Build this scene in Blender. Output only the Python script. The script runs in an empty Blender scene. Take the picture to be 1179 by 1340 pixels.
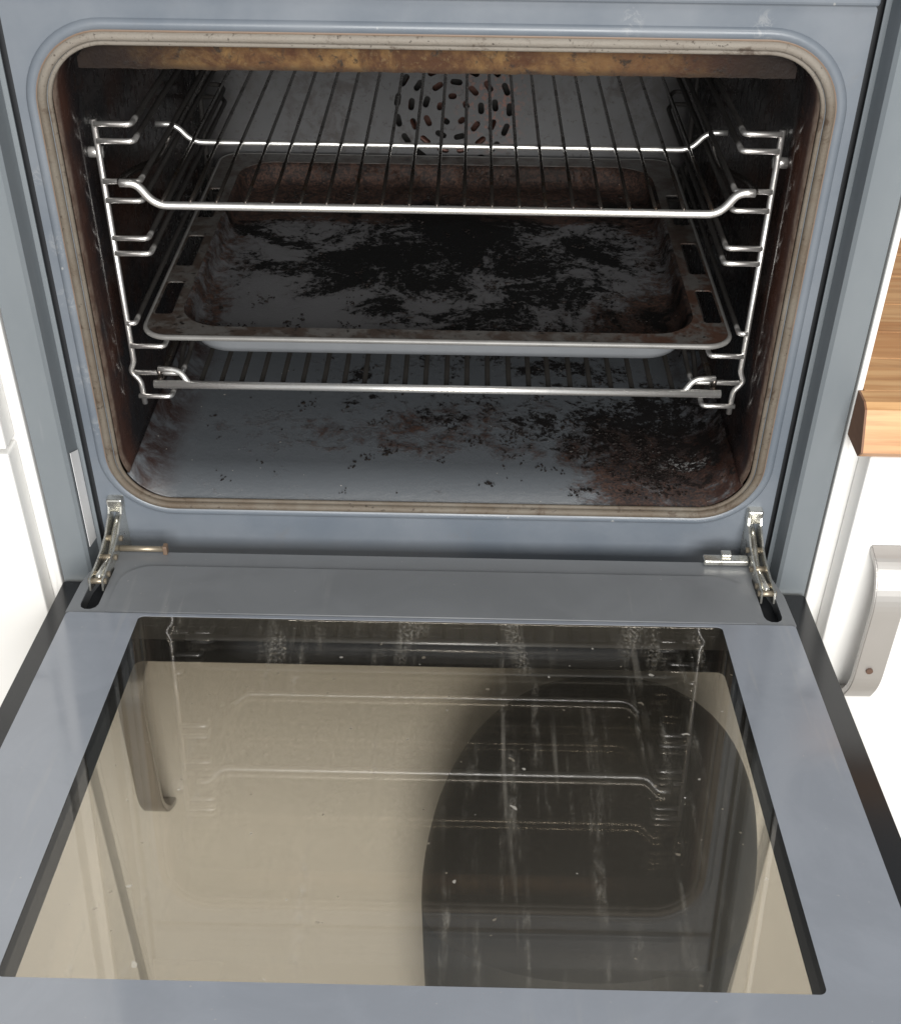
import bpy, bmesh, math, random
from mathutils import Vector, Matrix
from math import sin, cos, pi, radians as R
random.seed(7)
S = bpy.context.scene
COL = S.collection

# ------------------------------------------------------------------ camera
cam_d = bpy.data.cameras.new('camera'); cam = bpy.data.objects.new('camera', cam_d); COL.objects.link(cam)
PITCH, YAW, ROLL = R(37.08), R(-0.64), R(0.683)
fw = Vector((sin(YAW)*cos(PITCH), cos(YAW)*cos(PITCH), -sin(PITCH)))
rt = Vector((cos(YAW), -sin(YAW), 0)); up = rt.cross(fw)
rt2 = rt*cos(ROLL) + up*sin(ROLL); up2 = up*cos(ROLL) - rt*sin(ROLL)
cam.matrix_world = Matrix(((rt2.x, up2.x, -fw.x, .0215), (rt2.y, up2.y, -fw.y, -.7773), (rt2.z, up2.z, -fw.z, 1.368), (0, 0, 0, 1)))
cam_d.sensor_fit = 'VERTICAL'; cam_d.sensor_height = 24; cam_d.lens = 24*1602.4/1340
cam_d.clip_start = .02; cam_d.clip_end = 50
S.camera = cam
# ------------------------------------------------------------------ light: a kitchen lit by a window behind the viewer
wld = bpy.data.worlds.new('World'); S.world = wld; wld.use_nodes = True
bg = wld.node_tree.nodes['Background']; bg.inputs[0].default_value = (.93, .97, 1, 1); bg.inputs[1].default_value = .36
def area(name, loc, target, size, size_y, power, color):
    l = bpy.data.lights.new(name, 'AREA'); l.shape = 'RECTANGLE'; l.size = size; l.size_y = size_y; l.energy = power; l.color = color
    o = bpy.data.objects.new(name, l); COL.objects.link(o); o.location = loc
    o.rotation_euler = (Vector(target)-Vector(loc)).to_track_quat('-Z', 'Y').to_euler(); return o
area('window_light', (.25, -2.6, 1.75), (0, 0, .9), 1.5, 1.2, 104, (1, .985, .95))
area('ceiling_light', (.5, -1.1, 2.5), (.3, -.6, 0), .5, .5, 9, (1, .95, .88))
S.view_settings.view_transform = 'Standard'; S.view_settings.look = 'None'; S.view_settings.exposure = 0.0; S.view_settings.gamma = 1
S.view_settings.use_curve_mapping = False
S.render.engine = 'CYCLES'
S.cycles.max_bounces = 12; S.cycles.transparent_max_bounces = 24; S.cycles.glossy_bounces = 6

# ------------------------------------------------------------------ node helpers
class NT:
    def __init__(s, name):
        s.m = bpy.data.materials.new(name); s.m.use_nodes = True; s.t = s.m.node_tree; s.n = s.t.nodes; s.l = s.t.links
        s.n.clear(); s.out = s.n.new('ShaderNodeOutputMaterial')
        s.geo = s.n.new('ShaderNodeNewGeometry'); s.P = s.geo.outputs['Position']
        sx = s.n.new('ShaderNodeSeparateXYZ'); s.l.new(s.P, sx.inputs[0]); s.x, s.y, s.z = sx.outputs
    def put(s, sock, v):
        if isinstance(v, bpy.types.NodeSocket): s.l.new(v, sock)
        elif isinstance(v, (tuple, list)) and len(v) == 3 and sock.type == 'RGBA': sock.default_value = (*v, 1)
        else: sock.default_value = v
    def math(s, op, a, b=0, c=0, clamp=False):
        n = s.n.new('ShaderNodeMath'); n.operation = op; n.use_clamp = clamp
        s.put(n.inputs[0], a); s.put(n.inputs[1], b); s.put(n.inputs[2], c); return n.outputs[0]
    def add(s, a, b): return s.math('ADD', a, b)
    def sub(s, a, b): return s.math('SUBTRACT', a, b)
    def mul(s, a, b): return s.math('MULTIPLY', a, b)
    def mx(s, a, b): return s.math('MAXIMUM', a, b)
    def mn(s, a, b): return s.math('MINIMUM', a, b)
    def ss(s, v, a, b):
        n = s.n.new('ShaderNodeMapRange'); n.interpolation_type = 'SMOOTHSTEP'
        s.put(n.inputs[0], v); n.inputs[1].default_value = a; n.inputs[2].default_value = b; return n.outputs[0]
    def vec(s, sc, off=(0, 0, 0)):
        n = s.n.new('ShaderNodeMapping'); s.l.new(s.P, n.inputs[0]); n.inputs['Scale'].default_value = sc; n.inputs['Location'].default_value = off; return n.outputs[0]
    def noise(s, scale, detail=6, rough=.6, dist=0, sc=(1, 1, 1), off=(0, 0, 0)):
        n = s.n.new('ShaderNodeTexNoise'); s.l.new(s.vec(sc, off), n.inputs['Vector'])
        n.inputs['Scale'].default_value = scale; n.inputs['Detail'].default_value = detail; n.inputs['Roughness'].default_value = rough; n.inputs['Distortion'].default_value = dist
        return n.outputs[0]
    def blob(s, c, r, soft=.5):      # 1 inside an ellipsoid stain at c with radii r
        n = s.n.new('ShaderNodeVectorMath'); n.operation = 'SUBTRACT'; s.l.new(s.P, n.inputs[0]); n.inputs[1].default_value = c
        d = s.n.new('ShaderNodeVectorMath'); d.operation = 'DIVIDE'; s.l.new(n.outputs[0], d.inputs[0]); d.inputs[1].default_value = r
        e = s.n.new('ShaderNodeVectorMath'); e.operation = 'LENGTH'; s.l.new(d.outputs[0], e.inputs[0])
        return s.ss(e.outputs['Value'], 1+soft, 1-soft)
    def mix(s, f, a, b):
        n = s.n.new('ShaderNodeMix'); n.data_type = 'RGBA'; s.put(n.inputs[0], f); s.put(n.inputs[6], a); s.put(n.inputs[7], b); return n.outputs[2]
    def mixf(s, f, a, b):
        n = s.n.new('ShaderNodeMix'); n.data_type = 'FLOAT'; s.put(n.inputs[0], f); s.put(n.inputs[2], a); s.put(n.inputs[3], b); return n.outputs[0]
    def bump(s, h, strength=.3, dist=.001):
        n = s.n.new('ShaderNodeBump'); n.inputs['Strength'].default_value = strength; n.inputs['Distance'].default_value = dist; s.l.new(h, n.inputs['Height']); return n.outputs[0]
    def pbr(s, col, rough=.4, metal=0, normal=None, spec=.5, coat=0):
        b = s.n.new('ShaderNodeBsdfPrincipled'); s.put(b.inputs['Base Color'], col); s.put(b.inputs['Roughness'], rough); s.put(b.inputs['Metallic'], metal)
        s.put(b.inputs['Specular IOR Level'], spec); s.put(b.inputs['Coat Weight'], coat)
        if normal is not None: s.l.new(normal, b.inputs['Normal'])
        return b.outputs[0]
    def end(s, sh): s.l.new(sh, s.out.inputs[0]); return s.m

SMEARS = [(-.2655, 0, 1.052), (-.2585, 0, 1.005), (-.2600, 0, .962), (-.2590, 0, .901), (-.2560, 0, .855), (.12, 0, 1.158), (.2, 0, 1.156)]
def m_enamel():       # blue grey painted front of the oven, with smudges and chips
    t = NT('grey_enamel')
    sm = t.noise(9, 5, .6); fine = t.noise(300, 2, .5); chip = t.ss(t.noise(95, 2, .4, off=(3, 1, 7)), .77, .80)
    col = t.mix(t.ss(sm, .3, .7), (.120, .141, .170), (.160, .179, .206))
    brown = t.mul(t.ss(t.noise(14, 6, .7, off=(5, 5, 1)), .5, .75), t.ss(t.noise(60, 4, .7), .5, .7))
    col = t.mix(t.mul(brown, .25), col, (.14, .12, .10)); col = t.mix(t.mul(chip, .7), col, (.40, .40, .39))
    for c in SMEARS: col = t.mix(t.mul(t.mul(t.blob(c, (.006, .02, .009), .5), t.ss(t.noise(170, 5, .75, .8), .48, .6)), .5), col, (.27, .28, .29))
    scr = t.mul(t.ss(t.noise(260, 2, .5, .1, sc=(.03, 1, 1), off=(2, 2, 8)), .70, .76), t.ss(t.noise(12, 3, .6, off=(6, 2, 1)), .5, .65)); col = t.mix(t.mul(scr, .3), col, (.24, .25, .26))
    return t.end(t.pbr(col, t.mixf(t.ss(sm, .3, .75), .28, .5), 0, t.bump(t.add(fine, t.mul(sm, 2)), .06, .0006)))
def m_trim():
    t = NT('grey_trim_paint'); sm = t.noise(7, 5, .6, sc=(1, 1, .4)); sc = t.ss(t.noise(60, 3, .6, sc=(1, 1, .12)), .62, .75)
    col = t.mix(t.ss(sm, .3, .7), (.140, .160, .178), (.178, .198, .214)); col = t.mix(t.mul(sc, .15), col, (.4, .4, .4))
    return t.end(t.pbr(col, t.mixf(sm, .25, .45)))
def m_plain(name, col, rough=.5, metal=0, var=.12, scale=30, bump=0, spec=.5):
    t = NT(name); n = t.noise(scale, 5, .6)
    c = t.mix(n, tuple(v*(1-var) for v in col), tuple(min(1, v*(1+var)) for v in col))
    return t.end(t.pbr(c, t.mixf(n, rough*.85, min(1, rough*1.15)), metal, t.bump(n, bump, .001) if bump else None, spec))
def m_chrome(name='chrome_wire', dirt=.45, col=(.72, .71, .69), near_black=None, r0=.22):
    t = NT(name); n = t.noise(70, 5, .65); d = t.ss(n, .5, .68)
    c = t.mix(t.mul(d, dirt), col, (.05, .032, .02))
    if near_black: k = t.ss(t.add(t.y, t.mul(t.noise(50, 4, .6), .02)), *near_black); c = t.mix(t.mul(k, .97), c, (.010, .008, .007))  # wire colour turns near-black along the depth, past the front stubs
    return t.end(t.pbr(c, t.mixf(k, t.mixf(d, r0, r0+.15), .55) if near_black else t.mixf(d, r0, r0+.15), t.mixf(k, .9, 0) if near_black else .9, t.bump(t.noise(400, 2), .12, .0004), t.mixf(k, .5, .12) if near_black else .5))
def m_seal():
    t = NT('woven_seal'); n = t.noise(22, 6, .7); f = t.noise(700, 2, .5)
    c = t.mix(t.ss(n, .3, .8), (.150, .132, .108), (.098, .072, .050))
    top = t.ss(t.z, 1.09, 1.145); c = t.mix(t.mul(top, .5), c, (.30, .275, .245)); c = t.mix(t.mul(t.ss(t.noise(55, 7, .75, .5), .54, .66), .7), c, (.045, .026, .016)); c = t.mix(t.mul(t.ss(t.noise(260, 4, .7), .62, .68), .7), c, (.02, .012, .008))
    return t.end(t.pbr(c, .6, 0, t.bump(f, .4, .0008), .3))
def m_cavity():       # black brown glossy enamel of the side walls
    t = NT('cavity_enamel'); n = t.noise(12, 7, .65); f = t.noise(90, 5, .7)
    c = t.mix(t.ss(n, .4, .7), (.012, .011, .012), (.03, .014, .010))
    c = t.mix(t.mul(t.ss(f, .55, .75), .5), c, (.05, .022, .012))
    front = t.mul(t.ss(t.y, .05, .014), t.ss(t.noise(25, 5, .6), .3, .6)); c = t.mix(t.mul(front, .7), c, (.030, .014, .010))
    c = t.mix(t.mul(t.ss(t.add(t.y, t.mul(t.noise(40, 5, .6), .008)), .016, .009), .9), c, t.mix(t.ss(f, .4, .65), (.105, .080, .064), (.055, .034, .025)))
    return t.end(t.pbr(c, t.mixf(t.ss(f, .4, .7), .12, .4), 0, t.bump(f, .12, .001), .28))
def m_header():
    t = NT('burnt_grease_header'); n = t.noise(38, 8, .72, .4); f = t.noise(210, 6, .8); k = t.ss(t.add(t.mul(t.noise(70, 6, .75, .6, off=(9, 0, 0)), .7), t.mul(f, .3)), .52, .62); g = t.noise(11, 4, .6)
    c = t.mix(t.ss(n, .35, .62), (.19, .11, .042), (.060, .026, .012)); c = t.mix(t.mul(t.ss(f, .52, .68), .6), c, (.20, .14, .07))
    c = t.mix(t.mul(t.ss(g, .45, .65), .6), c, (.06, .022, .012)); c = t.mix(t.mul(k, .85), c, (.012, .009, .007))
    end = t.ss(t.math('ABSOLUTE', t.x), .12, .215); c = t.mix(t.mul(end, .97), c, (.010, .006, .005))  # shade towards both ends put into the colour
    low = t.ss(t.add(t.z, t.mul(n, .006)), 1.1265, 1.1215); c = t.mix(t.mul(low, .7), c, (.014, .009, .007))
    return t.end(t.pbr(c, t.mixf(k, .55, .3), 0, t.bump(t.add(f, n), .45, .0015), .18))
def m_back():
    t = NT('back_panel_enamel'); n = t.noise(10, 6, .65); f = t.noise(70, 6, .7)
    c = t.mix(n, (.058, .059, .062), (.078, .078, .081))
    g = t.mul(t.ss(n, .42, .6), t.ss(t.noise(40, 7, .75, .5, off=(1, 4, 2)), .45, .6)); c = t.mix(t.mul(g, .65), c, (.022, .014, .011)); c = t.mix(t.mul(t.ss(t.noise(190, 4, .7), .60, .66), .6), c, (.018, .012, .010))
    fan = t.mul(t.blob((.045, .43, .965), (.03, .2, .045), .5), t.ss(t.noise(200, 4, .7), .5, .62)); c = t.mix(t.mul(fan, .8), c, (.16, .07, .05))
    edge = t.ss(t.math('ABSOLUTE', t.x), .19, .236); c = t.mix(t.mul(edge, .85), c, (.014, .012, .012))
    return t.end(t.pbr(c, .42, 0, t.bump(f, .15, .001)))
def crust(t, scale, lo, hi, off, dist=.6):     # torn, island like burnt patches
    a = t.noise(scale, 10, .62, dist, off=off); b = t.noise(scale*7, 6, .7, .2, off=off)
    return t.ss(t.add(t.mul(a, .8), t.mul(b, .2)), lo, hi)
def m_floor():        # oven bottom: grey enamel, torn black crust, brown grease
    t = NT('dirty_oven_floor')
    base = t.mix(t.noise(7, 5, .6), (.072, .080, .090), (.106, .115, .126))
    n1 = t.noise(17, 12, .70, .8, off=(2, 3, 0)); n2 = t.noise(120, 7, .78, .3); n3 = t.noise(30, 10, .72, .6, off=(7, 1, 2)); n4 = t.noise(420, 4, .7)
    reg = t.add(t.mul(t.blob((.07, .19, .79), (.20, .10, .2), .6), .055), t.mul(t.blob((.19, .075, .79), (.07, .08, .2), .6), .11))
    reg = t.sub(reg, t.mul(t.ss(t.y, .07, .03), .05)); reg = t.sub(reg, t.mul(t.ss(t.x, -.05, -.17), .07))
    v = t.add(t.add(t.mul(n1, .55), t.mul(n2, .45)), reg)
    halo = t.ss(v, .545, .64); blk = t.ss(t.add(v, t.mul(t.sub(n4, .5), .12)), .578, .616)
    brn_r = t.add(t.mul(t.blob((.195, .05, .79), (.075, .07, .2), .6), .29), t.mul(t.blob((.0, .105, .79), (.15, .045, .2), .6), .13))
    brn = t.ss(t.add(t.add(t.mul(n3, .7), t.mul(n2, .3)), brn_r), .57, .74)
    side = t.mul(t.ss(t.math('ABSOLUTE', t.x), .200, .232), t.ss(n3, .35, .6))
    c = t.mix(t.mul(halo, .35), base, (.05, .04, .035))
    c = t.mix(t.mul(brn, .85), c, t.mix(t.ss(t.add(t.mul(n2, .5), t.mul(n4, .5)), .42, .62), (.009, .005, .004), (.064, .030, .018)))
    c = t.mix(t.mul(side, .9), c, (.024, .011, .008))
    c = t.mix(t.mul(blk, .95), c, (.010, .009, .009))
    speck = t.ss(t.noise(230, 2, .4, off=(4, 4, 4)), .765, .80); c = t.mix(t.mul(speck, .8), c, (.45, .42, .38))
    white = t.mul(t.blob((.205, .062, .79), (.018, .012, .2), .6), t.ss(t.noise(200, 6, .8), .54, .62)); c = t.mix(t.mul(white, .7), c, (.4, .4, .4))  # small highlights at the right front painted as a pale patch
    h = t.add(t.mul(blk, .7), t.add(t.mul(brn, .4), t.mul(n2, .5)))
    return t.end(t.pbr(c, t.mixf(t.mx(blk, brn), .26, t.mixf(n4, .3, .7)), 0, t.bump(h, .6, .0016), t.mixf(t.mx(blk, brn), .5, .05)))
def m_tray():
    t = NT('burnt_tray_enamel')
    base = t.mix(t.noise(9, 5, .6), (.068, .069, .074), (.098, .099, .105))
    n1 = t.noise(13, 12, .68, 1.0, off=(1, 8, 0)); n2 = t.noise(130, 7, .78, .3); n4 = t.noise(420, 4, .7); n3 = t.noise(40, 10, .72, .3, off=(5, 5, 5))
    reg = t.add(t.mul(t.blob((.0, .235, .9), (.18, .10, .2), .5), .10), t.mul(t.ss(t.y, .26, .34), .06))
    lowf = t.mul(t.sub(t.noise(6, 2, .5, off=(3, 2, 0)), .5), .34)
    v = t.add(t.add(t.add(t.mul(n1, .66), t.mul(n2, .34)), reg), lowf)
    halo = t.ss(v, .49, .60); blk = t.ss(t.add(v, t.mul(t.sub(n4, .5), .12)), .575, .62)
    brn_r = t.add(t.mul(t.ss(t.y, .27, .345), .46), t.mul(t.blob((.17, .09, .9), (.07, .07, .2), .6), .20))
    brn_r = t.add(brn_r, t.add(t.mul(t.ss(t.math('ABSOLUTE', t.x), .150, .19), .16), t.mul(t.ss(t.y, .115, .07), .12)))
    brn = t.ss(t.add(t.add(t.mul(n3, .6), t.mul(n2, .4)), brn_r), .58, .72)
    c = t.mix(t.mul(halo, .25), base, (.04, .034, .032))
    c = t.mix(t.mul(brn, .88), c, t.mix(t.ss(t.add(t.mul(n2, .5), t.mul(n4, .5)), .42, .62), (.008, .005, .004), (.066, .034, .023)))
    c = t.mix(t.mul(t.mul(blk, .97), t.mixf(t.ss(t.y, .34, .375), 1, .45)), c, (.006, .006, .006))
    speck = t.ss(t.noise(260, 2, .4, off=(2, 9, 4)), .76, .80); c = t.mix(t.mul(speck, .6), c, (.30, .26, .22))
    return t.end(t.pbr(c, t.mixf(t.mx(blk, brn), .34, t.mixf(n4, .3, .7)), 0, t.bump(t.add(t.mul(blk, .7), t.add(t.mul(brn, .5), t.mul(n2, .5))), .6, .0016), t.mixf(t.mx(blk, brn), .5, .05)))
def m_rim():
    t = NT('tray_rim_enamel'); n = t.noise(45, 8, .7); f = t.noise(170, 5, .7)
    c = t.mix(t.noise(8, 4), (.066, .062, .058), (.10, .095, .09))
    c = t.mix(t.mul(t.ss(n, .42, .58), .85), c, (.035, .022, .016)); c = t.mix(t.ss(f, .57, .64), c, (.012, .010, .009))
    right = t.mul(t.blob((.2, .08, .91), (.06, .12, .2), .5), t.ss(n, .4, .55)); c = t.mix(t.mul(right, .7), c, (.06, .028, .018))
    return t.end(t.pbr(c, .4, 0, t.bump(f, .4, .001)))
def m_white():
    t = NT('white_cabinet_lacquer'); n = t.noise(6, 4, .5)
    return t.end(t.pbr(t.mix(n, (.80, .795, .78), (.84, .835, .82)), .35))
def m_wood():
    t = NT('oiled_worktop_wood'); oi = t.n.new('ShaderNodeObjectInfo'); rnd = oi.outputs['Random']
    g = t.noise(8, 6, .6, 1.5, sc=(.35, 5, 5)); f = t.noise(60, 4, .6, .4, sc=(.15, 4, 4))
    c = t.mix(t.ss(g, .35, .65), (.47, .225, .085), (.68, .42, .20)); c = t.mix(t.mul(t.ss(f, .48, .66), .35), c, (.26, .11, .04))
    c = t.mix(t.mul(rnd, .5), c, (.50, .23, .085))
    return t.end(t.pbr(c, .38, 0, t.bump(f, .08, .0005)))
def m_endgrain():
    t = NT('worktop_end_grain'); n = t.noise(120, 4, .6, sc=(1, .4, 2))
    return t.end(t.pbr(t.mix(n, (.16, .075, .04), (.24, .12, .065)), .6))
def m_glass(name, tint, dirty):
    t = NT(name)
    lw = t.n.new('ShaderNodeLayerWeight'); lw.inputs[0].default_value = .5
    F = t.math('MULTIPLY_ADD', t.math('POWER', lw.outputs['Facing'], 5), .95, .05)
    tr = t.n.new('ShaderNodeBsdfTransparent'); tr.inputs[0].default_value = (*tint, 1)
    gl = t.n.new('ShaderNodeBsdfGlossy'); gl.inputs['Roughness'].default_value = .015; gl.inputs[0].default_value = (1, 1, 1, 1)
    mx = t.n.new('ShaderNodeMixShader'); t.l.new(F, mx.inputs[0]); t.l.new(tr.outputs[0], mx.inputs[1]); t.l.new(gl.outputs[0], mx.inputs[2])
    sh = mx.outputs[0]
    if dirty:    # dried drips running the length of the door, splashes and a thin greasy film
        warp = t.noise(5, 3, .5)
        lane = t.ss(t.noise(105, 3, .55, .3, sc=(1, .045, 0), off=(4, 0, 0)), .52, .68)
        spk = t.ss(t.noise(260, 5, .8, .2, sc=(1, .4, 0)), .42, .72)
        brk = t.ss(t.noise(8, 4, .6, sc=(2.8, 1, 0), off=(8, 3, 0)), .40, .62)
        drip = t.mul(t.mul(lane, spk), brk)
        thin = t.mul(t.ss(t.noise(85, 2, .5, .1, sc=(1, .03, 0), off=(1, 6, 0)), .63, .72), t.ss(t.noise(9, 4, .6, off=(2, 2, 0)), .45, .6))
        run = t.mul(t.mul(t.ss(t.noise(34, 2, .5, .4, sc=(1, .16, 0), off=(6, 1, 0)), .55, .66), t.ss(t.noise(420, 4, .8, sc=(1, .6, 0)), .45, .66)), t.ss(t.add(t.y, t.mul(t.noise(20, 2, .5, sc=(1, .02, 0)), .09)), -.135, -.095))
        dots = t.ss(t.noise(150, 1, .4, off=(7, 7, 0)), .775, .80)
        film = t.add(.008, t.mul(t.ss(warp, .4, .75), .02))
        d = t.math('ADD', t.add(t.add(t.mul(drip, .22), t.mul(run, .30)), t.mul(thin, .10)), t.add(t.mul(dots, .45), film), clamp=True)
        df = t.n.new('ShaderNodeBsdfDiffuse'); df.inputs[0].default_value = (.60, .575, .52, 1)
        m2 = t.n.new('ShaderNodeMixShader'); t.l.new(d, m2.inputs[0]); t.l.new(sh, m2.inputs[1]); t.l.new(df.outputs[0], m2.inputs[2]); sh = m2.outputs[0]
    return t.end(sh)
def m_smudged(name, col, r0, r1, spec):     # wiped but not clean: finger smears, dust, fine scratches
    t = NT(name); a = t.noise(13, 6, .65, 1.2); b = t.noise(5, 3, .5, .5, off=(3, 3, 3)); d = t.ss(t.noise(310, 2, .5, off=(1, 2, 3)), .74, .79)
    sm = t.ss(t.add(t.mul(a, .6), t.mul(b, .4)), .40, .64)
    dr = t.mul(t.ss(t.noise(120, 3, .5, .2, sc=(1, .05, .3)), .60, .72), t.ss(b, .45, .6))
    c = t.mix(t.mul(sm, .5), col, tuple(v*1.22 for v in col)); c = t.mix(t.mul(d, .55), c, (.42, .41, .39)); c = t.mix(t.mul(dr, .22), c, (.36, .36, .35))
    return t.end(t.pbr(c, t.mixf(sm, r0, r1), 0, t.bump(a, .03, .0005), spec))
def m_tiles():
    return m_plain('floor_vinyl', (.42, .38, .33), .5, 0, .1, 5)

M = dict(enamel=m_enamel(), trim=m_trim(), seal=m_seal(), cavity=m_cavity(), header=m_header(), back=m_back(), floor=m_floor(), tray=m_tray(), rim=m_rim(), near_black=m_plain('black_wire', (.010, .009, .008), .85, 0, .3, 90, 0, .15), edge=m_plain('worn_tray_edge', (.20, .196, .19), .4, .2, .35, 60),  # lower shelf wires in one even near-black
         white=m_white(), wood=m_wood(), endg=m_endgrain(), chrome=m_chrome(dirt=.25, col=(.93, .92, .90), r0=.34), darkwire=m_chrome('dark_wire', .9, (.10, .088, .08)),  # darkwire: dark version of the chrome for wires and rear bars
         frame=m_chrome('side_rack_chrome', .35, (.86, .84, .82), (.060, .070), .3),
         hinge=m_chrome('zinc_hinge_steel', .55, (.72, .71, .66)), pane=m_glass('inner_glass', (.755, .725, .675), True), outer=m_glass('outer_glass', (.86, .85, .82), False),
         black=m_plain('black_printed_glass', (.012, .013, .015), .2), rubber=m_plain('black_gap_rubber', (.030, .033, .038), .6),
         print=m_smudged('grey_printed_glass', (.240, .260, .298), .07, .22, .9), liner=m_smudged('grey_door_liner', (.182, .191, .203), .28, .45, .5),
         paper=m_plain('white_paper', (.88, .88, .89), .7, 0, .04, 60), brass=m_plain('aged_hinge_pin', (.34, .29, .22), .4, .7), brown=m_plain('brown_seal_lip', (.17, .115, .08), .5, 0, .3, 40, .2),
         coil=m_plain('rusty_heating_ring', (.07, .03, .022), .45, .5, .5, 120, .3), dark=m_plain('fan_recess', (.015, .013, .012), .6), handle=m_plain('satin_metal_handle', (.47, .455, .44), .36, .6, .05, 30),
         bin=m_plain('dark_form_matte', (.030, .033, .038), .6, 0, .1, 15), crumb=m_plain('burnt_crumb', (.012, .009, .008), .55, 0, .4, 300, 0, .3), brncrumb=m_plain('brown_crumb', (.07, .035, .02), .6, 0, .5, 300), tile=m_tiles(), under=m_plain('clean_tray_enamel', (.19, .20, .215), .35, 0, .12, 25), screw=m_plain('dark_screw', (.12, .07, .05), .5))

# ------------------------------------------------------------------ geometry helpers
def link(name, me, mat, parent=None, smooth=False):
    me.materials.clear(); me.materials.append(M[mat] if isinstance(mat, str) else mat)
    if smooth:
        for p in me.polygons: p.use_smooth = True
    o = bpy.data.objects.new(name, me); COL.objects.link(o)
    if parent is not None:
        b = Vector((0, 0, 0)); q = parent
        while q is not None: b += q.location; q = q.parent
        me.transform(Matrix.Translation(-b)); o.parent = parent
    return o
def thing(name, loc, label, cat, group=None):
    o = bpy.data.objects.new(name, None); o.empty_display_size = .05; COL.objects.link(o); o.location = loc
    return tag(o, label, cat, group)
def tag(o, label, cat, group=None):
    o['label'] = label; o['category'] = cat
    if group: o['group'] = group
    return o
def from_bm(bm):
    me = bpy.data.meshes.new('mesh'); bmesh.ops.recalc_face_normals(bm, faces=bm.faces); bm.to_mesh(me); bm.free(); return me
def box(x0, x1, y0, y1, z0, z1, bev=0, seg=2):
    bm = bmesh.new(); bmesh.ops.create_cube(bm, size=1)
    for v in bm.verts: v.co = Vector(((x0+x1)/2+v.co.x*(x1-x0), (y0+y1)/2+v.co.y*(y1-y0), (z0+z1)/2+v.co.z*(z1-z0)))
    if bev: bmesh.ops.bevel(bm, geom=bm.edges[:], offset=bev, segments=seg, profile=.5, affect='EDGES')
    return from_bm(bm)
def fillet(pts, r, n=6):
    pts = [Vector(p) for p in pts]; out = [pts[0]]
    for i in range(1, len(pts)-1):
        a, b, c = pts[i-1], pts[i], pts[i+1]; k = min(r, (a-b).length*.49, (c-b).length*.49)
        p, q = b+(a-b).normalized()*k, b+(c-b).normalized()*k
        for j in range(n+1): t = j/n; out.append(p*(1-t)**2+b*2*t*(1-t)+q*t*t)
    return out+[pts[-1]]
def tube(pts, r, sides=10, closed=False, ry=None, bm=None):
    own = bm is None; bm = bm or bmesh.new(); pts = [Vector(p) for p in pts]; n = len(pts); rings = []
    nrm = None
    for i, p in enumerate(pts):
        a = pts[i-1] if (i or closed) else p; b = pts[(i+1) % n] if (i < n-1 or closed) else p
        t = (b-a).normalized()
        if nrm is None:
            nrm = Vector((0, 0, 1)).cross(t)
            if nrm.length < .01: nrm = Vector((1, 0, 0)).cross(t)
        nrm = (nrm - t*nrm.dot(t)).normalized(); bn = t.cross(nrm)
        rings.append([bm.verts.new(p+nrm*cos(2*pi*k/sides)*r+bn*sin(2*pi*k/sides)*(ry or r)) for k in range(sides)])
    for i in range(n if closed else n-1):
        A, B = rings[i], rings[(i+1) % n]
        for k in range(sides): bm.faces.new((A[k], A[(k+1) % sides], B[(k+1) % sides], B[k]))
    if not closed: bm.faces.new(rings[0]); bm.faces.new(rings[-1][::-1])
    return from_bm(bm) if own else bm
def rrect(x0, x1, y0, y1, r, n=8):
    o = []
    for cx, cy, a in ((x1-r, y1-r, 0), (x0+r, y1-r, pi/2), (x0+r, y0+r, pi), (x1-r, y0+r, 1.5*pi)):
        for i in range(n+1): o.append((cx+r*cos(a+pi/2*i/n), cy+r*sin(a+pi/2*i/n)))
    return o
def slot(cx, cy, length, width, ang, n=5):
    h = max(0, (length-width)/2); o = []
    for s in (1, -1):
        for i in range(n+1):
            a = -pi/2+pi*i/n+(0 if s > 0 else pi); px, py = s*h+width/2*cos(a), width/2*sin(a)
            o.append((cx+px*cos(ang)-py*sin(ang), cy+px*sin(ang)+py*cos(ang)))
    return o
def sheet(loops, t, M4):          # flat sheet with holes, thickness t, placed by M4
    cu = bpy.data.curves.new('c', 'CURVE'); cu.dimensions = '2D'; cu.fill_mode = 'BOTH'; cu.extrude = t/2
    for lp in loops:
        sp = cu.splines.new('POLY'); sp.points.add(len(lp)-1); sp.use_cyclic_u = True
        for p, q in zip(sp.points, lp): p.co = (q[0], q[1], 0, 1)
    ob = bpy.data.objects.new('c', cu); COL.objects.link(ob)
    dg = bpy.context.evaluated_depsgraph_get(); me = bpy.data.meshes.new_from_object(ob.evaluated_get(dg))
    bpy.data.objects.remove(ob); bpy.data.curves.remove(cu); me.transform(M4); return me
def XZ(y): return Matrix(((1, 0, 0, 0), (0, 0, -1, y), (0, 1, 0, 0), (0, 0, 0, 1)))     # sheet (u,v) -> (x, z) at depth y
def XY(z): return Matrix.Translation((0, 0, z))
def loft(loops, closed_last=True):
    bm = bmesh.new(); rings = [[bm.verts.new(p) for p in lp] for lp in loops]; n = len(rings[0])
    for A, B in zip(rings, rings[1:]):
        for k in range(n): bm.faces.new((A[k], A[(k+1) % n], B[(k+1) % n], B[k]))
    if closed_last: bm.faces.new(rings[-1])
    return bm
def solid(me, t):
    bm = bmesh.new(); bm.from_mesh(me); bmesh.ops.solidify(bm, geom=bm.faces[:], thickness=t); bm.to_mesh(me); bm.free(); return me

# ------------------------------------------------------------------ kitchen floor
o = link('kitchen_floor', box(-2, 2, -3, .6, -.05, 0), 'tile'); o['kind'] = 'structure'

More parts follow.
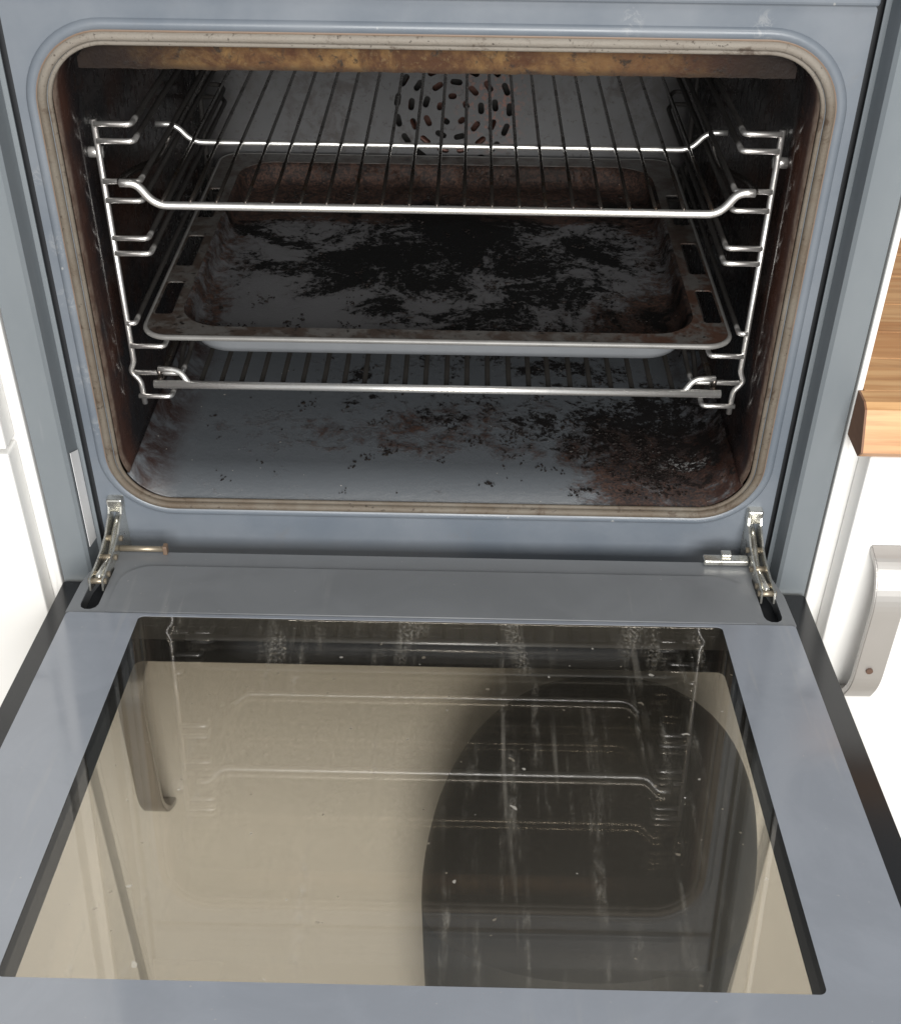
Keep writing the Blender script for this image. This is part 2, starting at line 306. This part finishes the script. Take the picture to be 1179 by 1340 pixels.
# ------------------------------------------------------------------ cabinets and worktop
def bow_handle(name, parent, x, yd, z0, z1, proj=.042, w=.021, screw=None):
    bm = bmesh.new(); path = fillet([(x, yd, z1+.008), (x, yd-proj*.55, z1+.002), (x, yd-proj, z1-.022), (x, yd-proj, z0+.022), (x, yd-proj*.55, z0-.002), (x, yd, z0-.008)], .02, 6)
    rows = []
    for i, p in enumerate(path):
        a = path[max(0, i-1)]; b = path[min(len(path)-1, i+1)]; t = (b-a).normalized(); nn = Vector((0, -t.z, t.y))
        e = abs(i/(len(path)-1)-.5)*2; ww = w/2*(1+.22*e**3)
        rows.append([bm.verts.new(p+Vector((sx*ww, 0, 0))+nn*sn*.003) for sx, sn in ((-1, -1), (1, -1), (1, 1), (-1, 1))])
    for A, B in zip(rows, rows[1:]):
        for k in range(4): bm.faces.new((A[k], A[(k+1) % 4], B[(k+1) % 4], B[k]))
    bm.faces.new(rows[0]); bm.faces.new(rows[-1])
    bmesh.ops.recalc_face_normals(bm, faces=bm.faces)
    bmesh.ops.bevel(bm, geom=[e for e in bm.edges if abs((e.verts[0].co-e.verts[1].co).x) < .002], offset=.0009, segments=2, affect='EDGES')
    h = link(name, from_bm(bm), 'handle', parent)
    if screw: link('screw', tube([(x+screw[0], yd-proj-.0046, screw[1]), (x+screw[0], yd-proj-.0026, screw[1])], .0028, 10), 'screw', h)
    return h
hc = thing('oven_housing_cabinet', (0, .25, 0), 'white cabinet that houses the oven, its closed door seen through the oven glass', 'cabinet')
for s in (-1, 1): link('side_panel', box(min(s*.2990, s*.3035), max(s*.2990, s*.3035), -.03, .56, .0, 1.62, .0012), 'white', hc)
link('shelf', box(-.2985, .2985, -.02, .55, .686, .706), 'white', hc)
link('plinth', box(-.2985, .2985, .02, .038, 0, .10), 'white', hc)
ud = link('cabinet_door', box(-.2965, .2965, -.048, -.0305, .11, .698, .0015), 'white', hc)
bow_handle('handle', ud, -.246, -.048, .49, .655, .03)
lc = thing('tall_cabinet', (-.62, .25, 0), 'tall white cabinet with two stacked doors left of the grey oven trim', 'cabinet')
link('carcass', box(-.92, -.3040, -.026, .56, 0, 1.62), 'white', lc)
link('cabinet_door', box(-.918, -.3090, -.047, -.0265, .865, 1.60, .0015), 'white', lc)
link('cabinet_door', box(-.918, -.3090, -.047, -.0265, .11, .8605, .0015), 'white', lc)
rc = thing('base_cabinet', (.62, .25, 0), 'white base cabinet with a vertical metal handle under the wooden worktop', 'cabinet')
link('carcass', box(.3040, .92, -.024, .56, 0, .8805), 'white', rc)
rd = link('cabinet_door', box(.3140, .917, -.047, -.0245, .11, .872, .0015), 'white', rc)
bow_handle('handle', rd, .3455, -.047, .650, .782, .027, .0230, (-.001, .690))
wt = thing('wooden_worktop', (.62, .25, .881), 'honey coloured wooden worktop running along the wall beside the oven', 'worktop')
def stave(x0, x1, y0, y1, first=False):
    z0, z1 = .8815, .9185
    if not first: return box(x0, x1, y0, y1, z0, z1, .0005, 1)
    bm = bmesh.new(); prof = [(y1, z0), (y0+.005, z0), (y0, z0+.006), (y0+.012, z1-.003), (y0+.018, z1), (y1, z1)]
    A = [bm.verts.new((x0, *p)) for p in prof]; B = [bm.verts.new((x1, *p)) for p in prof]; n = len(prof)
    for k in range(n): bm.faces.new((A[k], A[(k+1) % n], B[(k+1) % n], B[k]))
    bm.faces.new(A); bm.faces.new(B); return from_bm(bm)
link('stave', stave(.3010, .92, -.0645, -.0315, True), 'wood', wt)
link('end_cap', stave(.2995, .3009, -.0645, -.0315, True), 'endg', wt)
yy = -.0312
for k in range(12):
    w = random.choice((.040, .046, .05)); link('stave', stave(.3040, .92, yy, yy+w-.0004), 'wood', wt); yy += w
# ------------------------------------------------------------------ dark form added under the open door for an unidentified dark shape
bn = thing('added_dark_form', (.135, -.13, 0), 'dark round-topped form added under the open oven door, seen through its glass', 'bin')
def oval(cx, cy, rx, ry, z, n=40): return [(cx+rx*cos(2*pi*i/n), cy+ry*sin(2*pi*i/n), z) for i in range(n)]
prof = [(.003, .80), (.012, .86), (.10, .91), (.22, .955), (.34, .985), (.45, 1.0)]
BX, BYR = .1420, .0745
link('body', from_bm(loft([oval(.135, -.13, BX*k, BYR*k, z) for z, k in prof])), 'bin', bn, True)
link('form_top', from_bm(loft([oval(.135, -.13, BX, BYR, .4505)]+[oval(.135, -.13, max(.0005, BX*max(0.0, cos(pi/2*i/18))**.72), max(.0005, BYR*max(0.0, cos(pi/2*i/18))**.72), .4505+.262*sin(pi/2*i/18)) for i in range(1, 19)])), 'bin', bn, True)

# ------------------------------------------------------------------ the oven
ov = thing('built_in_oven', (0, .2, .707), 'grey built-in oven with a greasy open cavity and its glass door folded down', 'oven')
XI, ZB, ZT, CR = .2466, .7870, 1.1408, .041       # opening
link('face_frame', sheet([rrect(-.2668, .2668, .700, 1.1688, .003), rrect(-XI, XI, ZB, ZT, CR)], .002, XZ(.001)), 'enamel', ov)
link('top_lip', box(-.2668, .2668, -.005, .012, 1.1690, 1.215, .0025, 3), 'enamel', ov)
link('gap_backing', sheet([rrect(-.2965, .2965, .7075, 1.22, .001), rrect(-.26, .26, .76, 1.155, .02)], .002, XZ(.008)), 'rubber', ov)
# raised bead of the frame round the seal, the woven seal and its lip
def ring(dx, z0, z1, y, r): return [(p[0], y, p[1]) for p in rrect(-dx, dx, z0, z1, r, 14)]
link('seal_bead', tube(ring(.2570, .7775, 1.1515, .0018, .052), .0044, 12, True), 'enamel', ov, True)
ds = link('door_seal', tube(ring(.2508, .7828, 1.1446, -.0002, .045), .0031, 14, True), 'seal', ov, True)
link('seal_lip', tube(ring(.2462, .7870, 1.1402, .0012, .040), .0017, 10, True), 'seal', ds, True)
link('seal_groove', tube(ring(.2540, .7800, 1.1480, -.0002, .048), .0014, 8, True), 'brown', ds, True)
# cavity: collar rounded like the opening, then walls
XW, ZF, ZC, YB = .2446, .7878, 1.146, .432
def cav(y0, y1, name, mat, lo, hi):      # sweep part of the rounded section along the depth
    prof = rrect(-XW, XW, ZF, ZC, .043, 10); n = len(prof); bm = bmesh.new(); idx = [i % n for i in range(lo, hi+1)]
    ys = [y0+(y1-y0)*k/8 for k in range(9)]
    rows = [[bm.verts.new((prof[i][0], y, prof[i][1])) for i in idx] for y in ys]
    for A, B in zip(rows, rows[1:]):
        for k in range(len(idx)-1): bm.faces.new((A[k], A[k+1], B[k+1], B[k]))
    return solid(from_bm(bm), .0012)
# rrect order: top right, top left, bottom left, bottom right corner (11 points each)
link('cavity_roof', cav(.0025, YB, 'r', 'cavity', 5, 16), 'cavity', ov, True)
link('cavity_side_wall', cav(.0025, YB, 'l', 'cavity', 16, 25), 'cavity', ov, True)
link('cavity_side_wall', cav(.0025, YB, 'l', 'cavity', 40, 49), 'cavity', ov, True)
link('cavity_floor', cav(.0025, YB, 'f', 'floor', 25, 40), 'floor', ov, True)
hd = [(x, z) for x, z in rrect(-.2395, .2395, 1.02, 1.1445, .048, 12) if z > 1.1]
hd = sorted([p for p in hd if p[1] >= 1.121], key=lambda p: p[0]); hd = [(hd[0][0], 1.119)] + hd + [(hd[-1][0], 1.119)]
hd += [(.225-.45*i/150, 1.119+random.uniform(-.0003, .0003)-.0005*max(0, sin(i*.37)*sin(i*.11))) for i in range(151)]
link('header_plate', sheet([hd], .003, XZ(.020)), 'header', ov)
# back panel with the slotted fan grille
FX, FZ = .006, .955
holes = []
for rr, cnt, ln, ph in ((.0135, 5, .0085, .3), (.0275, 9, .0120, .1), (.0415, 13, .0125, .25), (.0555, 17, .0135, .05)):
    for i in range(cnt):
        a = 2*pi*(i+ph)/cnt; holes.append(slot(FX+rr*cos(a), FZ+rr*sin(a), ln, .0060, a+pi/2, 5))
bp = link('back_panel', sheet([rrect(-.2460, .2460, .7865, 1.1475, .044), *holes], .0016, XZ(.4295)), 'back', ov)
link('fan_housing', sheet([slot(0, .965, .22, .22, 0, 24)], .002, XZ(.462)), 'dark', bp)
link('heating_ring', tube([(.006+.048*cos(2*pi*i/40), .446, .955+.048*sin(2*pi*i/40)) for i in range(40)], .0042, 10, True), 'coil', bp, True)
link('fan_blade', sheet([slot(.006, .955, .09, .018, R(35))], .004, XZ(.452)), 'coil', bp)
link('fan_blade', sheet([slot(.006, .955, .09, .018, R(125))], .004, XZ(.4535)), 'coil', bp)
for nm, b in (('casing_side', (-.290, -.2885, .012, .52, .708, 1.23)), ('casing_side', (.2885, .290, .012, .52, .708, 1.23)), ('casing_top', (-.2884, .2884, .012, .52, 1.2285, 1.23)), ('casing_bottom', (-.2884, .2884, .012, .52, .708, .7095)), ('casing_back', (-.2884, .2884, .5185, .52, .7096, 1.2284))):
    link(nm, box(*b), 'dark', ov)  # unseen casing, added to keep outside light out of the cavity
# side trims: U channels standing proud of the face, a black gap beside them
for s in (-1, 1):
    bm = bmesh.new(); prof = [(.2975, .012), (.2975, -.0276), (.2765, -.0276), (.2740, -.0252), (.2735, -.0035), (.2702, -.0030), (.2702, -.0018), (.2750, -.0018), (.2760, -.0245), (.2770, -.0262), (.2960, -.0262), (.2960, .012)]
    z0, z1 = .7215, 1.24
    A = [bm.verts.new((s*x, y, z0)) for x, y in prof]; B = [bm.verts.new((s*x, y, z1)) for x, y in prof]; n = len(prof)
    for k in range(n): bm.faces.new((A[k], A[(k+1) % n], B[(k+1) % n], B[k]))
    bm.faces.new(A); bm.faces.new(B)
    tr = link('side_trim', from_bm(bm), 'trim', ov)
    if s < 0:
        st = bmesh.new(); q = [(-.2731, -.0222, .846), (-.2731, -.0055, .838), (-.2731, -.0055, .752), (-.2731, -.0225, .756)]
        st.faces.new([st.verts.new(p) for p in q]); st = from_bm(st); solid(st, .0003); link('sticker', st, 'paper', tr)
link('bottom_trim', box(-.2665, .2665, -.004, .012, .7075, .7265, .002), 'trim', ov)

# ------------------------------------------------------------------ door, folded down and rising a little towards the viewer
TAU = R(5.84); D0 = Vector((0, -.0281, .7565)); dd = Vector((0, -cos(TAU), sin(TAU))); dn = Vector((0, sin(TAU), cos(TAU)))
def DM(off):     # sheet (u along x, v along the door) -> world, off metres below the inner face
    p = D0-dn*off; return Matrix(((1, 0, 0, p.x), (0, dd.y, dn.y, p.y), (0, dd.z, dn.z, p.z), (0, 0, 0, 1)))
def dbox(x0, x1, l0, l1, o0, o1, bev=0):
    me = box(x0, x1, l0, l1, -o1, -o0, bev); me.transform(DM(0)); return me
LL = .452
outl = [(-.2461, .0), (.2461, .0), (.2610, .016), (.2665, .045), (.2675, .0815), (-.2675, .0815), (-.2665, .045), (-.2610, .016)]
hs = [slot(s*.2525, .048, .060, .0135, R(90)) for s in (-1, 1)]
door = link('door', sheet([outl, *hs], .0016, DM(.0008)), 'liner', ov)
link('liner_wall', sheet([outl, [(x*.985, v if v > .05 else v+.002) for x, v in outl]], .022, DM(.0128)), 'liner', door)
for s in (-1, 1):
    link('hinge_pocket', dbox(min(s*.2440, s*.2608), max(s*.2440, s*.2608), .016, .0805, .014, .0165), 'rubber', door)
# shallow pressed step in the liner with rounded corners
link('pressed_step', sheet([[(-.2385, .0812), (-.2385, .045), *[(-.2145-.024*cos(a*pi/16), .021+.024-.024*sin(a*pi/16)) for a in range(9)], *[(.2145+.024*sin(a*pi/16), .045-.024*cos(a*pi/16)) for a in range(9)], (.2385, .0812)]], .0012, DM(-.0006)), 'liner', door)
link('inner_pane', dbox(-.2665, .2665, .0822, LL-.012, .0, .004, .0006), 'pane', door)
link('printed_border', sheet([rrect(-.2664, .2664, .0823, LL-.0121, .003), rrect(-.2125, .2125, .0855, .3985, .004)], .0004, DM(-.0003)), 'print', door)
for s in (-1, 1): link('side_rail', dbox(min(s*.2600, s*.2655), max(s*.2600, s*.2655), .084, LL-.014, .0052, .0255), 'liner', door)
link('end_rail', dbox(-.2595, .2595, LL-.022, LL-.015, .0052, .0255), 'liner', door)
link('outer_pane', dbox(-.2965, .2965, .0005, LL, .0300, .0340, .0006), 'outer', door)
link('black_border', sheet([rrect(-.2963, .2963, .0008, LL-.0004, .003), rrect(-.2150, .2150, .1005, .3820, .006)], .0006, DM(.0293)), 'black', door)
# hinges
for s in (-1, 1):
    hx = s*.2525
    hg = None
    prof = [(.004, .786), (-.006, .788), (-.010, .780), (-.017, .777), (-.026, .772), (-.040, .7690), (-.056, .7685), (-.078, .7690), (-.080, .7600), (-.070, .757), (-.045, .755), (-.030, .750), (-.012, .741), (.004, .738)]
    bm = bmesh.new()
    for k, off in enumerate((-.0048, .0048)):
        for t0 in (0,):
            A = [bm.verts.new((hx+off-.0007, *p)) for p in prof]; B = [bm.verts.new((hx+off+.0007, *p)) for p in prof]; n = len(prof)
            for j in range(n): bm.faces.new((A[j], A[(j+1) % n], B[(j+1) % n], B[j]))
            bm.faces.new(A); bm.faces.new(B)
    hg = link('hinge', from_bm(bm), 'hinge', ov)
    link('hinge_hook', box(hx-.0062, hx+.0062, -.0075, .002, .7795, .7915, .0015), 'hinge', hg)
    link('hinge_link', tube(fillet([(hx, .003, .772), (hx, -.016, .767), (hx, -.036, .757), (hx, -.072, .765)], .012), .0028, 8, ry=.0045), 'hinge', hg, True)
    for y, z in ((-.022, .765), (-.042, .762), (-.064, .7635), (-.074, .765)):
        link('rivet', tube([(hx-.0068, y, z), (hx+.0068, y, z)], .0024, 10), 'brass', hg, True)
    a, b = (hx-s*.006, hx-s*.041)
    if s < 0:
        link('locking_rod', tube([(a, -.0295, .7610), (b, -.0290, .7605)], .0024, 10), 'brass', hg, True)
        link('rod_end', box(b-.001, b+.0025, -.0325, -.0265, .7570, .7650, .0008), 'brown', hg)
    else:
        link('locking_lever', box(b, a, -.0345, -.0260, .7585, .7635, .0012), 'hinge', hg)
        link('lever_tab', box(b+.014, b+.022, -.0300, -.0235, .7636, .7660, .0008), 'hinge', hg)

# ------------------------------------------------------------------ side racks
FY = .050
levels = [(1.0720, 1.0600), (1.0310, 1.0168), (.9880, .9760), (.9185, .8990), (.8755, .8540)]
for s in (-1, 1):
    sr = thing('side_shelf_rack', (s*.2355, .2, .85), ('chrome wire shelf rack hanging on the left oven wall beside the perforated sticker trim' if s < 0 else 'chrome wire shelf rack hanging on the oven wall nearest the worktop'), 'rack')
    pa = [(s*.2355, FY, 1.0745), (s*.2355, FY, .884), (s*.2392, FY, .8755), (s*.2325, FY, .8665), (s*.2320, FY, .846)]
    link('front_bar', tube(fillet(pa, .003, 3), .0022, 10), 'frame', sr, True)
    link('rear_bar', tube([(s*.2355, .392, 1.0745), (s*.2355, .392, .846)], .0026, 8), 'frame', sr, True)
    for k, (zu, zl) in enumerate(levels):
        for j, z in enumerate((zu, zl)):
            xin = {(4, 0): .1985, (3, 0): .2290}.get((k, j), .2095)
            zr = {(1, 1): 1.0168, (3, 1): .9055, (4, 1): .8660, (4, 0): .8800}.get((k, j), z)
            pts = [(s*.2352, FY-.002, z), (s*xin, FY-.002, z), (s*xin, FY+.03, z), (s*xin, FY+.055, zr), (s*xin, .380, zr), (s*(xin+.006), .393, zr), (s*.2352, .393, zr)]
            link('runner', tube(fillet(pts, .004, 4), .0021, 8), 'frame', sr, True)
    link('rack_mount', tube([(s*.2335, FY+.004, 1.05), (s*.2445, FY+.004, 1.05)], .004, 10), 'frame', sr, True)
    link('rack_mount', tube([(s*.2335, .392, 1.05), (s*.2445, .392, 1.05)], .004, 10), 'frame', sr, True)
bpy.data.objects['side_shelf_rack']['label'] = 'chrome wire shelf rack on the oven wall beside the trim with the sticker'

# ------------------------------------------------------------------ wire shelves
def crossbar(y, z, rise, xs, r, xe):
    a = [(-xe, y, z+rise), (-xs-.0115, y, z+rise), (-xs, y, z), (xs, y, z), (xs+.0115, y, z+rise), (xe, y, z+rise)]
    return tube(fillet(a, .009, 6), r, 12)
ws = thing('wire_shelf', (0, .2, 1.0175), 'upper wire shelf with bowed chrome front rail above the baking tray', 'oven shelf')
Z1 = 1.0172
link('front_rail', crossbar(.040, Z1, .0160, .1985, .0029, .2215), 'chrome', ws, True)
link('crossbar', crossbar(.1635, Z1, .0140, .1955, .0022, .2225), 'chrome', ws, True)
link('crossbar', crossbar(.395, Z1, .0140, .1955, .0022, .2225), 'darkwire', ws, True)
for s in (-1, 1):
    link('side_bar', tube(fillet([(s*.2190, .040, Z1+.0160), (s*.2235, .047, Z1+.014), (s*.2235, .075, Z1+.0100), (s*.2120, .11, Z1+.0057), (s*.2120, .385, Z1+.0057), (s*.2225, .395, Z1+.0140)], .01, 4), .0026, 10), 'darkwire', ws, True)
N = 21
for i in range(N):
    x = -.193+.386*i/(N-1)+random.uniform(-.0008, .0008)
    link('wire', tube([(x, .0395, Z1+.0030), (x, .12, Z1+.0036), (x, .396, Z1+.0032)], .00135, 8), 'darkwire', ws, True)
wl = thing('wire_shelf', (0, .2, .873), 'lower wire shelf with straight chrome front rail beneath the baking tray', 'oven shelf')
Z2 = .8730
link('front_rail', tube([(-.2180, .035, Z2), (.2195, .035, Z2)], .0031, 12), 'chrome', wl, True)
link('crossbar', tube([(-.2195, .390, Z2), (.2195, .390, Z2)], .0026, 10), 'darkwire', wl, True)
for s in (-1, 1):
    link('side_bar', tube([(s*.2150, .036, Z2-.001), (s*.2150, .392, Z2-.001)], .0026, 10), 'darkwire', wl, True)
    link('stop_loop', tube(fillet([(s*.2155, .044, Z2+.0085), (s*.1990, .042, Z2+.0085), (s*.1915, .0365, Z2+.0005)], .009, 6), .0023, 10), 'chrome', wl, True)
    link('stop_post', tube([(s*.2150, .044, Z2+.0085), (s*.2150, .044, Z2)], .0023, 8), 'darkwire', wl, True)
for i in range(24):
    x = -.184+.368*i/23+random.uniform(-.0006, .0006)
    link('wire', tube([(x, .0355, Z2-.0025), (x, .391, Z2-.0025)], .0020, 8), 'near_black', wl, True)

# ------------------------------------------------------------------ baking tray
bt = thing('baking_tray', (0, .23, .884), 'dark enamel baking tray crusted with black burnt food, slotted side rims', 'baking tray')
ZR = .9112
sl = []
for s in (-1, 1):
    for y0, y1 in ((.078, .134), (.163, .224), (.262, .33)): sl.append(rrect(*(sorted((s*.2080, s*.2222))), y0, y1, .003, 4))
link('rim', sheet([rrect(-.2255, .2255, .043, .420, .020, 8), rrect(-.2010, .2010, .059, .398, .034, 8), *sl], .0012, XY(ZR-.0006)), 'rim', bt)
link('rolled_edge', tube([(x, y, ZR-.0018) for x, y in rrect(-.2250, .2250, .0435, .4195, .020, 10)], .0022, 10, True), 'edge', bt, True)
def rl(x, y0, y1, r, z): return [(px, py, z) for px, py in rrect(-x, x, y0, y1, r, 8)]
bm = loft([rl(.2012, .0588, .3982, .034, ZR-.0004), rl(.1990, .0606, .3960, .034, ZR-.0016), rl(.1980, .0614, .3950, .034, ZR-.004), rl(.1958, .0630, .3925, .033, ZR-.0130), rl(.1935, .0652, .3900, .032, ZR-.0170), rl(.1870, .0715, .3840, .030, ZR-.0190)])
link('basin', from_bm(bm), 'tray', bt, True)
bm = loft([rl(.2002, .0580, .3990, .034, ZR-.0014), rl(.1985, .0596, .3965, .034, ZR-.0060), rl(.1955, .0612, .3930, .033, ZR-.019), rl(.1930, .0640, .3900, .032, ZR-.0245), rl(.1870, .0710, .3840, .030, ZR-.0265)])
link('underside', from_bm(bm), 'under', bt, True)

# ------------------------------------------------------------------ burnt crust and crumbs
from mathutils import noise as mn
def crust_flakes(name, label, area_, z, n, seed, mats, bias):
    random.seed(seed); bm = bmesh.new(); x0, x1, y0, y1 = area_; done = 0; tries = 0
    while done < n and tries < n*60:
        tries += 1; x, y = random.uniform(x0, x1), random.uniform(y0, y1)
        v = mn.noise(Vector((x*38+seed, y*38, seed)))*.6+mn.noise(Vector((x*120, y*120, seed)))*.4+bias(x, y)
        if v < random.uniform(.12, .5): continue
        r = .00028*(1+random.paretovariate(2.2)); r = min(r, .0016)
        c = bmesh.ops.create_icosphere(bm, subdivisions=1, radius=r)['verts']; an = random.uniform(0, pi); ex = random.uniform(.6, 2.2)
        for w in c:
            j = random.uniform(.6, 1.35); px, py = w.co.x*ex*j, w.co.y*j
            w.co = Vector((x+px*cos(an)-py*sin(an), y+px*sin(an)+py*cos(an), z+w.co.z*.55*j+r*.2))
        mi = 1 if random.random() < .35 else 0
        for f in {f for w in c for f in w.link_faces}: f.material_index = mi
        done += 1
    o = link(name, from_bm(bm), mats[0]); o.data.materials.append(M[mats[1]]); tag(o, label, 'crumbs'); o['kind'] = 'stuff'
g2 = lambda x, y, cx, cy, sx, sy: math.exp(-((x-cx)/sx)**2-((y-cy)/sy)**2)
crust_flakes('burnt_crumbs', 'black and brown burnt crumbs stuck on the oven floor', (-.2, .205, .012, .34), .7882, 1300, 3, ('crumb', 'brncrumb'), lambda x, y: .45*g2(x, y, .18, .06, .08, .07)+.25*g2(x, y, .02, .11, .14, .05)-.15)
crust_flakes('burnt_crumbs', 'black and brown burnt crumbs stuck in the baking tray', (-.18, .18, .078, .375), ZR-.0187, 1400, 5, ('crumb', 'brncrumb'), lambda x, y: .30*g2(x, y, .16, .09, .08, .06)+.2*g2(x, y, 0, .09, .2, .025)+.25*g2(x, y, 0, .36, .2, .05)-.1)
